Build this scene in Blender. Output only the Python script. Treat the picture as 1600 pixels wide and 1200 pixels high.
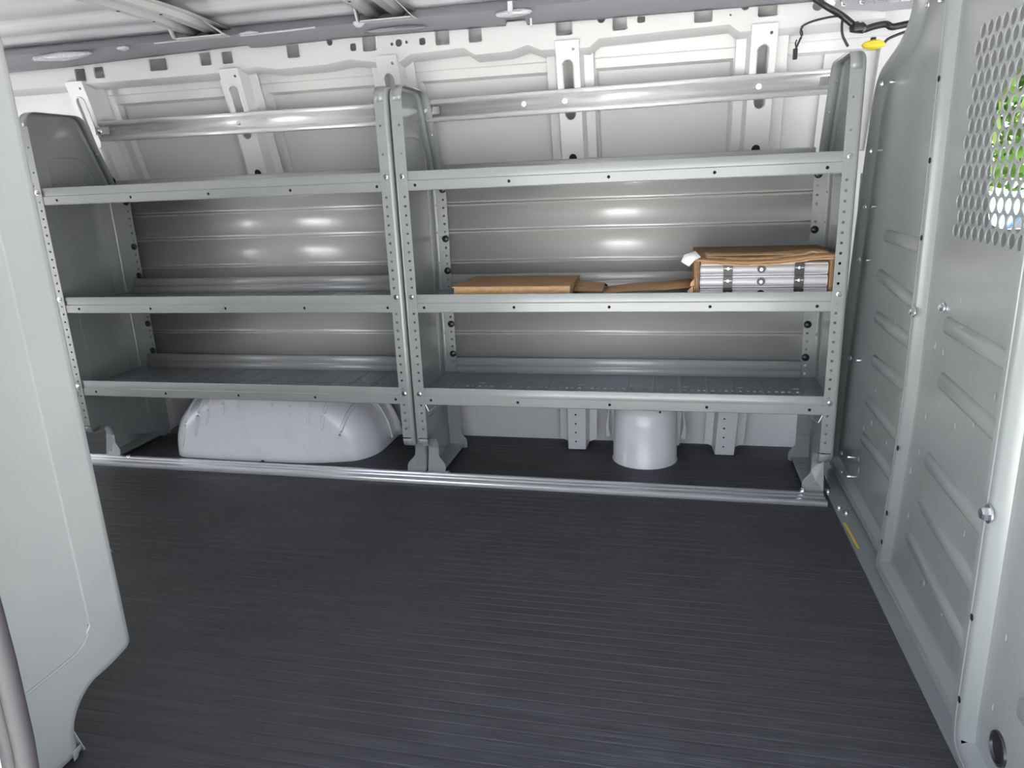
import bpy, math, random
from mathutils import Vector, Matrix
from mathutils.geometry import delaunay_2d_cdt
random.seed(7)
for o in list(bpy.data.objects): bpy.data.objects.remove(o)
C = bpy.context.scene.collection
SC = bpy.context.scene
PI = math.pi
# ------------------------------------------------------------------ camera, sky, sun, exposure
cd = bpy.data.cameras.new('camera'); cam = bpy.data.objects.new('camera', cd); C.objects.link(cam)
cd.sensor_width = 36; cd.lens = 36*1127.1/1600; cd.clip_start = .02; cd.clip_end = 300
def rod(v):
    a = Vector(v); return Matrix.Rotation(a.length, 3, a.normalized())
Rm = rod((.2781, .2183, -.011))                       # measured rotation, world to camera (y down)
B = Matrix(((1,0,0),(0,0,-1),(0,1,0)))
Mw = (Rm @ B).transposed() @ Matrix(((1,0,0),(0,-1,0),(0,0,-1)))
cam.matrix_world = Matrix.Translation((.8038, -2.246, 1.0241)) @ Mw.to_4x4()
SC.camera = cam
SC.view_settings.view_transform = 'Standard'; SC.view_settings.look = 'None'
SC.view_settings.gamma = 1; SC.view_settings.use_curve_mapping = False
SC.view_settings.exposure = 1.6
w = bpy.data.worlds.new('sky'); SC.world = w; w.use_nodes = True
nt = w.node_tree; nt.nodes.clear()
wo = nt.nodes.new('ShaderNodeOutputWorld'); bg = nt.nodes.new('ShaderNodeBackground')
tc = nt.nodes.new('ShaderNodeTexCoord'); sx = nt.nodes.new('ShaderNodeSeparateXYZ'); cr = nt.nodes.new('ShaderNodeValToRGB')
nt.links.new(tc.outputs['Generated'], sx.inputs[0]); nt.links.new(sx.outputs['Z'], cr.inputs[0])
cr.color_ramp.elements[0].position = 0; cr.color_ramp.elements[0].color = (1, 1, 1, 1); cr.color_ramp.elements.new(.16).color = (.72, .76, .84, 1)
cr.color_ramp.elements[2].position = .8; cr.color_ramp.elements[2].color = (.26, .33, .46, 1)
nt.links.new(cr.outputs[0], bg.inputs[0]); bg.inputs[1].default_value = 1.35
nt.links.new(bg.outputs[0], wo.inputs[0])
sd = bpy.data.lights.new('sun', 'SUN'); sd.energy = 18; sd.angle = .01; sd.color = (1, .975, .94)
sun = bpy.data.objects.new('sun', sd); C.objects.link(sun)
sun.rotation_euler = Vector((-.10, .20, .97)).to_track_quat('Z', 'Y').to_euler()

# ------------------------------------------------------------------ materials
def mat(name, col, rough=.5, metal=0, spec=.5, coat=0, bump=None, mix=None, emit=None):
    m = bpy.data.materials.new(name); m.use_nodes = True; t = m.node_tree; b = t.nodes['Principled BSDF']
    b.inputs['Base Color'].default_value = (*col, 1); b.inputs['Roughness'].default_value = rough
    b.inputs['Metallic'].default_value = metal; b.inputs['Specular IOR Level'].default_value = spec
    b.inputs['Coat Weight'].default_value = coat; b.inputs['Coat Roughness'].default_value = .12
    if bump or mix:
        co = t.nodes.new('ShaderNodeTexCoord')
    if bump:                                           # (scale, strength, distance, (sx,sy,sz))
        mp = t.nodes.new('ShaderNodeMapping'); mp.inputs['Scale'].default_value = bump[3]
        n = t.nodes.new('ShaderNodeTexNoise'); n.inputs['Scale'].default_value = bump[0]; n.inputs['Detail'].default_value = 3
        bp = t.nodes.new('ShaderNodeBump'); bp.inputs['Strength'].default_value = bump[1]; bp.inputs['Distance'].default_value = bump[2]
        t.links.new(co.outputs['Object'], mp.inputs[0]); t.links.new(mp.outputs[0], n.inputs['Vector'])
        t.links.new(n.outputs[0], bp.inputs['Height']); t.links.new(bp.outputs[0], b.inputs['Normal'])
    if mix:                                            # (colour2, scale, (sx,sy,sz), lo, hi)
        mp = t.nodes.new('ShaderNodeMapping'); mp.inputs['Scale'].default_value = mix[2]
        n = t.nodes.new('ShaderNodeTexNoise'); n.inputs['Scale'].default_value = mix[1]; n.inputs['Detail'].default_value = 5
        r = t.nodes.new('ShaderNodeMapRange'); r.inputs[1].default_value = mix[3]; r.inputs[2].default_value = mix[4]
        x = t.nodes.new('ShaderNodeMixRGB'); x.inputs[1].default_value = (*col, 1); x.inputs[2].default_value = (*mix[0], 1)
        t.links.new(co.outputs['Object'], mp.inputs[0]); t.links.new(mp.outputs[0], n.inputs['Vector'])
        t.links.new(n.outputs[0], r.inputs[0]); t.links.new(r.outputs[0], x.inputs[0]); t.links.new(x.outputs[0], b.inputs['Base Color'])
    if emit:
        b.inputs['Emission Color'].default_value = (*emit[0], 1); b.inputs['Emission Strength'].default_value = emit[1]
    return m
ONE = (1, 1, 1)
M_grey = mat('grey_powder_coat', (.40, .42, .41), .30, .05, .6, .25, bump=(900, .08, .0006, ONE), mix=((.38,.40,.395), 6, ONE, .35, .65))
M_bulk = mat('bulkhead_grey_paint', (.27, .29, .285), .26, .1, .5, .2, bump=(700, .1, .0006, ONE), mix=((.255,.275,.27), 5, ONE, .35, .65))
M_grey_shaded = mat('shaded_grey_powder_coat', (.305, .325, .315), .28, .05, .6, .3, bump=(900, .08, .0006, ONE), mix=((.285,.305,.30), 6, ONE, .35, .65))  # darker copy of the same paint; dimmer light on far units put into colour
M_sheet = mat('satin_grey_sheet', (.55, .555, .54), .32, .15, .6, .2, bump=(500, .06, .0006, (1, 1, 1)), mix=((.52,.525,.515), 4, ONE, .35, .65))
M_deck = mat('shelf_deck_grey', (.27, .285, .305), .30, .3, .5, .2, mix=((.24,.255,.28), 8, ONE, .35, .65))
M_white = mat('white_body_paint', (.70, .70, .69), .38, 0, .5, .2, mix=((.67,.675,.67), 3, ONE, .3, .7))
M_wheel = mat('white_wheel_paint', (.82, .825, .85), .3, 0, .5, .4, mix=((.74,.745,.78), 9, ONE, .5, .75))
M_roof = mat('roof_primer_white', (.80, .80, .83), .4, 0, .5, .15, mix=((.74,.74,.77), 4, ONE, .35, .65))
M_dark = mat('dark_grey_and_rail_shade', (.26, .26, .285), .5, 0, .4)  # own grey of sill, foam and bracket; on the roof rail painted shade
M_alu = mat('aluminium', (.88, .87, .88), .34, .4, .5, 0, bump=(60, .15, .001, (.2, 12, 12)), mix=((.76,.74,.75), 14, (.4, 6, 6), .45, .6))
M_track = mat('bright_aluminium_track', (.92, .93, .95), .24, .45, .6, .3)
M_zinc = mat('zinc_bolt', (.8, .8, .82), .2, 1)
M_black = mat('black_plastic', (.018, .018, .02), .3, 0, .5, bump=(300, .3, .001, ONE))
M_hole_dark = mat('painted_hole_dark', (.015, .015, .016), .8, 0, .2)  # near-black painted in for the shade inside holes and slots
M_rubber = mat('rubber_seal', (.05, .047, .05), .6, 0, .3, mix=((.07,.063,.066), 10, (1,1,.3), .4, .7))
M_card = mat('cardboard', (.47, .29, .155), .8, 0, .2, mix=((.38,.225,.115), 12, (1, 4, 4), .35, .65))
M_cardl = mat('torn_cardboard', (.66, .46, .27), .85, 0, .2, mix=((.5,.32,.17), 40, (1, 3, 3), .4, .6))
M_cardw = mat('cardboard_flutes', (.55, .38, .21), .8, 0, .2)
M_paper = mat('white_paper', (.85, .85, .84), .6)
M_bar = mat('pale_aluminium_bar', (.50, .51, .53), .38, .2, .5)
M_yellow = mat('yellow_tape', (.75, .60, .03), .5)
M_ysti = mat('yellow_sticker', (.70, .50, .04), .5)
M_wrap = mat('clear_sealant', (.62, .63, .66), .2, 0, .6, .3, bump=(90, .8, .01, ONE))
M_asph = mat('sunlit_concrete', (.46, .455, .45), .9, 0, .2, mix=((.40,.395,.39), 3, ONE, .3, .7))
M_leaf = mat('leaves', (.07, .17, .025), .5, mix=((.17,.28,.04), 2.5, ONE, .35, .65))
M_bark = mat('bark', (.12, .085, .06), .9)
M_cab = mat('cab_trim', (.13, .135, .13), .6, mix=((.11,.115,.11), 5, ONE, .3, .7))
M_carp = mat('blue_car_paint', (.30, .50, .72), .2, 0, .5, .8)
M_caro = mat('orange_car_paint', (.75, .20, .05), .25, 0, .5, .8)
M_glass = mat('car_glass', (.03, .04, .05), .05, 0, .6)
M_tyre = mat('tyre', (.02, .02, .02), .8)
M_blk2 = mat('printed_black_clip', (.02, .02, .022), .35)

def floor_mat():
    m = bpy.data.materials.new('ribbed_black_rubber'); m.use_nodes = True; t = m.node_tree; b = t.nodes['Principled BSDF']
    co = t.nodes.new('ShaderNodeTexCoord')
    def noise(scale, sc, det=5):
        mp = t.nodes.new('ShaderNodeMapping'); mp.inputs['Scale'].default_value = sc
        n = t.nodes.new('ShaderNodeTexNoise'); n.inputs['Scale'].default_value = scale; n.inputs['Detail'].default_value = det
        t.links.new(co.outputs['Object'], mp.inputs[0]); t.links.new(mp.outputs[0], n.inputs['Vector']); return n
    def rng(n, a, c, lo=0, hi=1):
        r = t.nodes.new('ShaderNodeMapRange'); r.inputs[1].default_value = a; r.inputs[2].default_value = c
        r.inputs[3].default_value = lo; r.inputs[4].default_value = hi; t.links.new(n.outputs[0], r.inputs[0]); return r
    def mx(f, c1, c2):
        x = t.nodes.new('ShaderNodeMixRGB'); t.links.new(f.outputs[0], x.inputs[0])
        for i, c in ((1, c1), (2, c2)):
            if isinstance(c, tuple): x.inputs[i].default_value = (*c, 1)
            else: t.links.new(c.outputs[0], x.inputs[i])
        return x
    a = rng(noise(3, (1, 18, 1)), .4, .7)              # streaks along the ribs
    c1 = mx(a, (.040, .040, .043), (.060, .060, .064))
    d = rng(noise(9, (1.2, 30, 1)), .52, .75, 0, .45)
    e = rng(noise(1.4, (1, 1.6, 1)), .45, .65)
    mu = t.nodes.new('ShaderNodeMath'); mu.operation = 'MULTIPLY'; t.links.new(d.outputs[0], mu.inputs[0]); t.links.new(e.outputs[0], mu.inputs[1])
    c2 = mx(mu, c1, (.17, .17, .18))
    f = rng(noise(30, (1, 3, 1), 2), .74, .8, 0, .35)  # small scuffs
    c3 = mx(f, c2, (.2, .2, .21))
    t.links.new(c3.outputs[0], b.inputs['Base Color'])
    r = rng(noise(2, (1, 3, 1)), .3, .7, .42, .6); t.links.new(r.outputs[0], b.inputs['Roughness'])
    b.inputs['Specular IOR Level'].default_value = .45
    return m
M_floor = floor_mat()

# ------------------------------------------------------------------ mesh helpers
class MB:
    def __init__(s): s.v = []; s.f = []
    def add(s, vs, fs):
        n = len(s.v); s.v += [tuple(v) for v in vs]; s.f += [tuple(i+n for i in f) for f in fs]; return s
    def box(s, x0, x1, y0, y1, z0, z1):
        return s.add([(x, y, z) for z in (z0, z1) for y in (y0, y1) for x in (x0, x1)],
                     [(0,2,3,1),(4,5,7,6),(0,1,5,4),(2,6,7,3),(0,4,6,2),(1,3,7,5)])
    def plate(s, outline, holes, w0, w1, F):            # flat sheet with real holes, extruded from w0 to w1
        loops = [outline] + list(holes); pts = []; ed = []
        for L in loops:
            k = len(pts); m = len(L); pts += [Vector((u, v)) for u, v in L]; ed += [(k+i, k+(i+1) % m) for i in range(m)]
        ov, oe, of, orig, _, _ = delaunay_2d_cdt(pts, ed, [], 0, 1e-7)
        inv = {}
        for i, q in enumerate(orig):
            for a in q: inv[a] = i
        def inside(x, y, L):
            c = False; j = len(L)-1
            for i in range(len(L)):
                xi, yi = L[i][0], L[i][1]; xj, yj = L[j][0], L[j][1]
                if (yi > y) != (yj > y) and x < (xj-xi)*(y-yi)/(yj-yi)+xi: c = not c
                j = i
            return c
        bb = [(min(p[0] for p in L), max(p[0] for p in L), min(p[1] for p in L), max(p[1] for p in L), L) for L in loops[1:]]
        tris = []
        for t in of:
            x = sum(ov[i][0] for i in t)/3; y = sum(ov[i][1] for i in t)/3
            if not inside(x, y, outline): continue
            if any(b[0] < x < b[1] and b[2] < y < b[3] and inside(x, y, b[4]) for b in bb): continue
            tris.append(tuple(t))
        n = len(ov)
        vs = [F(p[0], p[1], w0) for p in ov] + [F(p[0], p[1], w1) for p in ov]
        fs = tris + [tuple(i+n for i in reversed(t)) for t in tris]
        k = 0
        for L in loops:
            m = len(L)
            for i in range(m):
                a, c = inv[k+i], inv[k+(i+1) % m]
                if a != c: fs.append((a, c, c+n, a+n))
            k += m
        return s.add(vs, fs)
    def grid(s, rows, close=False):                      # rows of equal length
        n = len(rows[0]); vs = [p for r in rows for p in r]; fs = []
        for j in range(len(rows)-1):
            for i in range(n if close else n-1):
                a = j*n+i; c = j*n+(i+1) % n; fs.append((a, c, c+n, a+n))
        return s.add(vs, fs)
    def tube(s, path, r, seg=8, flat=1.0, cap=True):
        P = [Vector(p) for p in path]; rows = []
        up = Vector((0, 0, 1))
        for i, p in enumerate(P):
            d = (P[min(i+1, len(P)-1)] - P[max(i-1, 0)]).normalized()
            if abs(d.dot(up)) > .95: a = d.cross(Vector((1, 0, 0))).normalized()
            else: a = d.cross(up).normalized()
            c = d.cross(a); rr = r[i] if isinstance(r, (list, tuple)) else r
            rows.append([tuple(p + a*rr*math.cos(2*PI*k/seg) + c*rr*flat*math.sin(2*PI*k/seg)) for k in range(seg)])
        n0 = len(s.v); s.grid(rows, True)
        if cap:
            s.f.append(tuple(n0+k for k in range(seg))); m = n0+(len(rows)-1)*seg; s.f.append(tuple(m+k for k in reversed(range(seg))))
        return s
    def lathe(s, prof, o, axis, seg=16):                 # prof of (radius, along axis)
        ax = Vector(axis).normalized(); a = ax.orthogonal().normalized(); c = ax.cross(a); o = Vector(o)
        rows = [[tuple(o + ax*h + (a*math.cos(2*PI*k/seg) + c*math.sin(2*PI*k/seg))*max(r, 1e-5)) for k in range(seg)] for r, h in prof]
        return s.grid(rows, True)
    def build(s, name, m, parent=None, smooth=35, solid=0, bevel=0):
        me = bpy.data.meshes.new(name); me.from_pydata(s.v, [], s.f); me.validate(); me.update()
        me.materials.append(m)
        if smooth:
            me.shade_smooth(); me.set_sharp_from_angle(angle=math.radians(smooth))
        o = bpy.data.objects.new(name, me); C.objects.link(o)
        if parent:
            o.parent = parent
            if parent.type == 'EMPTY': o.matrix_parent_inverse = Matrix.Translation(-parent.location)
        if solid:
            q = o.modifiers.new('s', 'SOLIDIFY'); q.thickness = solid; q.offset = 0
        if bevel:
            q = o.modifiers.new('b', 'BEVEL'); q.width = bevel; q.segments = 2; q.limit_method = 'ANGLE'
        return o
def thing(name, label, cat, loc=(0, 0, 0), group=None):
    o = bpy.data.objects.new(name, None); C.objects.link(o); o.location = loc; o.empty_display_size = .05
    o['label'] = label; o['category'] = cat
    if group: o['group'] = group
    return o
def tag(o, label, cat, group=None):
    o['label'] = label; o['category'] = cat
    if group: o['group'] = group
    return o
def struct(o): o['kind'] = 'structure'; return o
XZ = lambda y: (lambda u, v, w_: (u, y+w_, v))
YZ = lambda x: (lambda u, v, w_: (x+w_, u, v))
XY = lambda z: (lambda u, v, w_: (u, v, z+w_))
def circ(u, v, r, n=8, ry=None):
    ry = ry or r; return [(u+r*math.cos(2*PI*(k+.5)/n), v+ry*math.sin(2*PI*(k+.5)/n)) for k in range(n)]
def slot(u, v0, v1, r, n=6):
    return [(u+r*math.cos(a), v1-r+r*math.sin(a)) for a in [PI*k/n for k in range(n+1)]] + \
           [(u+r*math.cos(a), v0+r+r*math.sin(a)) for a in [PI+PI*k/n for k in range(n+1)]]
def rrect(u, v, a, c, r=.008, n=3):
    out = []
    for (sx_, sy_, a0) in ((1, 1, 0), (-1, 1, PI/2), (-1, -1, PI), (1, -1, 1.5*PI)):
        for k in range(n+1):
            t = a0+PI/2*k/n; out.append((u+sx_*(a-r)+r*math.cos(t), v+sy_*(c-r)+r*math.sin(t)))
    return out
def rect(u0, u1, v0, v1): return [(u0, v0), (u1, v0), (u1, v1), (u0, v1)]
def rounded(pts, rad, n=4):                              # round the corners of a closed outline
    out = []; m = len(pts)
    for i in range(m):
        p = Vector(pts[i]); a = Vector(pts[i-1]); c = Vector(pts[(i+1) % m])
        r = rad[i] if isinstance(rad, (list, tuple)) else rad
        d1 = (a-p); d2 = (c-p); r1 = min(r, d1.length*.49); r2 = min(r, d2.length*.49)
        if r <= 0: out.append(tuple(p)); continue
        s_ = p+d1.normalized()*r1; e_ = p+d2.normalized()*r2
        for k in range(n+1):
            t = k/n; q = s_*(1-t)**2 + p*2*t*(1-t) + e_*t*t; out.append(tuple(q))
    return out
def inset(pts, d):                                       # pts counter-clockwise
    out = []; m = len(pts)
    for i in range(m):
        a, p, c = Vector(pts[i-1]), Vector(pts[i]), Vector(pts[(i+1) % m])
        e1 = (p-a).normalized(); e2 = (c-p).normalized()
        n1 = Vector((-e1.y, e1.x)); n2 = Vector((-e2.y, e2.x)); b = (n1+n2)
        if b.length < 1e-6: b = n1
        b.normalize(); k = d/max(.5, b.dot(n1)); out.append((p.x+b.x*k, p.y+b.y*k))
    return out
def bolt(parent, o, axis, r=.006, name='bolt', m=None, washer=True):
    b = MB()
    h = 0
    if washer: b.lathe([(0, 0), (r*1.35, 0), (r*1.35, r*.25), (0, r*.25)], o, axis, 14); h = r*.25
    b.lathe([(r, h), (r, h+r*.7), (r*.8, h+r*.9), (0, h+r*.9)], o, axis, 6)
    return b.build(name, m or M_zinc, parent, 30)
def knob(parent, o, axis=(0, -1, 0), r=.0125):
    b = MB(); b.lathe([(0, 0), (r*.8, 0), (r, .003), (r*1.0, .007), (r*.75, .010), (0, .0115)], o, axis, 18)
    k = b.build('knob', M_black, parent, 40)
    return k

# ------------------------------------------------------------------ the setting
struct(MB().plate(rect(-60, 60, -60, 60), [], -.05, 0, XY(-.72)).build('ground', M_asph))
fl = struct(MB().box(-2.7, 1.42, -1.58, .52, -.05, -.004).build('floor', M_roof))
# ribbed rubber mat: every rib is geometry
prof = []; y = -1.56; k = 0
while y < .505:
    if k % 6 == 5: prof += [(y, -.0009), (y+.0045, -.0009)]; y += .0055
    else: prof += [(y, -.0002), (y+.001, 0), (y+.003, 0), (y+.004, -.0002)]; y += .0048
    k += 1
fm = MB().grid([[(x, a, c) for a, c in prof] for x in (-2.68, -1.5, -.3, .5, 1.40)]).build('floor_mat', M_floor, smooth=0)
tag(fm, 'black ribbed rubber mat covering the whole cargo floor', 'floor mat')

SL = .31; ZB = 1.06
def WL(y0): return lambda u, v, w_: (u, y0+w_-SL*max(0, v-ZB), v)
b = MB()
b.plate(rect(-2.7, 1.42, -.1, .3), [], 0, .01, WL(.505)); b.plate(rect(-2.7, 1.42, .3, ZB), [], 0, .01, WL(.505))
b.plate(rect(-2.7, 1.42, ZB, 1.62), [], 0, .01, WL(.505))
wall = struct(b.build('wall_far', M_white))
PX = [-1.42, -.765, -.165, .455, 1.062]
# stamped frames around every bay
for i in range(5):
    a = PX[i]+.082; c = (PX[i+1] if i < 4 else 1.50)-.082
    zt = 1.375
    MB().plate(rect(PX[i]-.02, (PX[i+1] if i < 4 else 1.42)+.02, ZB, 1.49), [rect(a, c, ZB+.012, zt)], 0, .003, WL(.474)).build('bay_frame', M_white, wall)
    bm_ = MB(); bm_.grid([[WL(.477)(u, v, 0) for u, v in rect(a, c, ZB+.012, zt)], [WL(.500)(u, v, 0) for u, v in rect(a+.006, c-.006, ZB+.018, zt-.006)]], True)
    bm_.build('bay_edge', M_white, wall)
    # soft swage at the top of the bay
    MB().tube([WL(.478)(a-.02, zt+.03, 0), WL(.478)(c+.02, zt+.03, 0)], .006, 8, .5).build('swage', M_white, wall)
def post(px, xl, zl=.004):
    y0 = .385
    F = WL(y0)
    up = [slot(px, 1.214, 1.395, .0165), circ(px+.02, 1.425, .005)]
    lo = [slot(xl, .80, .90, .014), slot(xl, .55, .62, .014)] + [circ(xl-.004, z, .0038) for z in (.035, .072, .108, .145, .182, .23) if z > zl]
    m = MB()
    m.plate(rect(px-.038, px+.038, ZB, 1.45), up, 0, .003, F)
    m.plate([(xl-.034, zl), (xl+.034, zl), (px+.038, ZB), (px-.038, ZB)], lo, 0, .003, F)
    for s_ in (-1, 1):
        m.grid([[F(px+s_*.038, ZB, 0), F(px+s_*.038, 1.45, 0)], [F(px+s_*.048, ZB, .05), F(px+s_*.048, 1.45, .05)], [F(px+s_*.078, ZB, .055), F(px+s_*.078, 1.45, .055)]])
        m.grid([[(xl+s_*.034, y0, zl), F(px+s_*.038, ZB, 0)], [(xl+s_*.044, y0+.05, zl+.016), F(px+s_*.048, ZB, .05)], [(xl+s_*.072, y0+.055, zl+.026), F(px+s_*.078, ZB, .055)]])
    p = m.build('wall_post', M_white, wall, 25)
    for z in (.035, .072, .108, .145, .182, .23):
        if z > zl: MB().lathe([(0, 0), (.0042, 0), (.0042, .0006), (0, .0006)], (xl-.004, y0+.0032, z), (0, 1, 0), 10).build('post_hole_shade', M_hole_dark, p)  # dark disc behind each drilled hole, painting the shade inside the post
    # rolled rim round the upper slot
    rim = slot(px, 1.212, 1.397, .0185, 8); rim.append(rim[0])
    MB().tube([F(u, v, -.0005) for u, v in rim], .0022, 6, cap=False).build('slot_rim', M_white, p)
    rim = slot(px, .95, 1.105, .0135, 8)
    MB().plate(rim, [], -.0012, .001, F).build('slot_opening_shade', M_hole_dark, p)
for px, xl in zip(PX, (-1.42, -.765, -.165, .45, 1.003)): post(px, xl, .32 if px == -.765 else .004)
# header above the bays with stamped openings and stepped lower edge
low = [(-2.6, 1.442), (-1.505, 1.441), (-.778, 1.441), (-.661, 1.452), (-.575, 1.438), (-.39, 1.440), (-.305, 1.450), (-.19, 1.432), (-.119, 1.430),
       (-.083, 1.450), (.109, 1.456), (.145, 1.432), (.265, 1.434), (.325, 1.449), (.37, 1.430), (.525, 1.426), (.556, 1.450), (.958, 1.459), (.988, 1.436), (1.072, 1.436), (1.40, 1.441)]
HY = .28
cuts = [rrect(x, z, a, c, .006) for x, z, a, c in [(-1.393, 1.474, .022, .022), (-1.31, 1.477, .020, .020), (-1.055, 1.486, .036, .020), (-.858, 1.491, .021, .022), (-.77, 1.489, .021, .020),
        (-.511, 1.491, .023, .021), (-.225, 1.494, .024, .024), (-.285, 1.487, .011, .012), (-.035, 1.486, .011, .011), (.036, 1.493, .024, .023), (.149, 1.493, .022, .023),
        (.445, 1.489, .026, .021), (.623, 1.491, .022, .022), (.690, 1.494, .013, .009), (.879, 1.494, .027, .023), (1.068, 1.494, .028, .022)]]
cuts += [circ(x, z, r, 12) for x, z, r in [(-.119, 1.488, .012), (-.144, 1.486, .005), (-.091, 1.488, .005), (.565, 1.507, .013), (1.003, 1.507, .013), (-.37, 1.509, .011), (.96, 1.485, .003), (1.21, 1.49, .015)]]
hd = MB().plate([(x, z) for x, z in low] + [(1.40, 1.522), (-2.6, 1.522)], cuts, 0, .003, XZ(HY)).build('wall_header', M_white, wall)
MB().grid([[(x, HY, z) for x, z in low], [(x, HY+.006, z-.004) for x, z in low], [(x, HY+.035, z-.014) for x, z in low], [(x, HY+.06, z-.016) for x, z in low]]).build('header_flange', M_white, wall)
for x, z, a, c in [(-1.393, 1.474, .022, .022), (-1.31, 1.477, .020, .020), (-1.055, 1.486, .036, .020), (-.858, 1.491, .021, .022), (-.77, 1.489, .021, .020), (-.511, 1.491, .023, .021),
                   (-.225, 1.494, .024, .024), (.036, 1.493, .024, .023), (.149, 1.493, .022, .023), (.445, 1.489, .026, .021), (.623, 1.491, .022, .022), (.879, 1.494, .027, .023), (1.068, 1.494, .028, .022)]:
    L = rrect(x, z, a+.002, c+.002, .008); L.append(L[0])
    MB().tube([(u, HY-.0005, v) for u, v in L], .0022, 6, cap=False).build('opening_rim', M_white, hd)
for px in PX:      # dark plates for the shade in notches where a post tucks under the header
    for dx in (-.035, .03):
        MB().plate(circ(px+dx, 1.432, .010, 10, .004), [], -.001, .001, XZ(HY+.012)).build('drain_notch_shade', M_hole_dark, hd)
# roof sheet with beads running along the van
rp = [(.42, 1.47), (.40, 1.52), (.33, 1.57), (.27, 1.59), (.235, 1.592), (.22, 1.602), (.16, 1.606), (.145, 1.596), (.07, 1.600), (.055, 1.612), (-.01, 1.614), (-.03, 1.604), (-.16, 1.608), (-.18, 1.620), (-.25, 1.620), (-.27, 1.608),
      (-.50, 1.612), (-.52, 1.622), (-.60, 1.622), (-.62, 1.612), (-.95, 1.608), (-.97, 1.618), (-1.05, 1.618), (-1.07, 1.606), (-1.40, 1.58), (-1.52, 1.53), (-1.60, 1.45)]
struct(MB().grid([[(x, a, c) for a, c in rp] for x in (-2.7, 1.42)]).build('ceiling', M_roof, smooth=60, solid=.003))
struct(MB().box(-2.72, 1.42, -1.65, .55, 1.64, 1.66).build('roof_panel', M_white))
# passenger side with the door opening, rear end
struct(MB().plate(rect(-2.7, 2.9, -.10, 1.64), [rounded(rect(-.062, 1.50, -.06, 1.46), [.02, .02, .1, .1]), rounded(rect(1.75, 2.6, .80, 1.40), .05)], 0, .04, XZ(-1.66)).build('wall_near', M_white))
struct(MB().plate(rect(-1.66, .55, -.1, 1.64), [rounded(rect(-1.30, -.30, -.06, 1.30), .08)], -.04, 0, YZ(-2.70)).build('wall_rear', M_white))  # rear opening, out of view, added and sized to light the interior
struct(MB().plate(rect(-1.66, .55, -.42, 1.64), [rounded(rect(-1.45, .38, .88, 1.42), .1)], 0, .03, YZ(2.97)).build('wall_front', M_cab))
struct(MB().box(-2.7, 3.0, -1.70, .56, -.42, -.052).build('floor_sill', M_dark))

# ------------------------------------------------------------------ roof rail and bows
t = thing('shaded_roof_rail', 'rail, its shade painted dark grey, running along the top of the far wall under the roof', 'rail', (0, .24, 1.5))  # dark grey stands for the shade in the gap under the roof
lo2 = [(-2.6, 1.498), (-1.44, 1.501), (-.97, 1.513), (-.667, 1.520), (-.66, 1.511), (-.60, 1.509), (-.3, 1.514), (.258, 1.508), (.262, 1.524), (.325, 1.522), (.33, 1.505), (1.03, 1.500), (1.22, 1.498)]
b = MB()
b.grid([[(x, .262, z) for x, z in lo2], [(x, .245, z+.004) for x, z in lo2], [(x, .215, 1.535) for x, z in lo2], [(x, .205, 1.545) for x, z in lo2], [(x, .215, 1.562) for x, z in lo2], [(x, .27, 1.585) for x, z in lo2]])
b.build('shaded_rail_channel', M_dark, t, 50, solid=.002)
MB().tube([(-1.0, .203, 1.541), (-.9, .2, 1.542), (-.75, .2, 1.543)], .003).build('sealant_bead', M_wrap, t)
MB().tube([(-.66, .203, 1.540), (-.5, .2, 1.541), (-.38, .2, 1.543)], .0035).build('sealant_bead', M_wrap, t)
def blob(parent, cx, cy, cz, sx_, sy_, sz_, name, m, seed):
    rnd = random.Random(seed); rows = []
    for j in range(7):
        ph = PI*j/6
        rows.append([(cx+sx_*math.cos(ph)*(1+.15*rnd.random()), cy+sy_*math.sin(ph)*math.cos(a)*(1+.5*rnd.random()), cz+sz_*math.sin(ph)*math.sin(a)*(1+.7*rnd.random())) for a in [2*PI*k/10 for k in range(10)]])
    return MB().grid(rows, True).build(name, m, parent, 25)
blob(t, -1.38, .19, 1.525, .12, .015, .010, 'sealant_lump', M_wrap, 1)
blob(t, -1.12, .19, 1.532, .022, .012, .006, 'sealant_lump', M_wrap, 2)
blob(t, -.62, .19, 1.543, .035, .012, .004, 'sealant_lump', M_wrap, 3)
blob(t, -.22, .195, 1.542, .02, .012, .009, 'sealant_lump', M_wrap, 4)
blob(t, .30, .19, 1.528, .055, .014, .008, 'sealant_lump', M_wrap, 5)
blob(t, -.10, .21, 1.515, .10, .012, .006, 'foam_lump', M_dark, 6)
MB().box(.285, .30, .175, .19, 1.525, 1.56).build('clip', M_wrap, t)
MB().box(.35, .355, .20, .21, 1.49, 1.512).build('clip', M_white, t)
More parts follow.
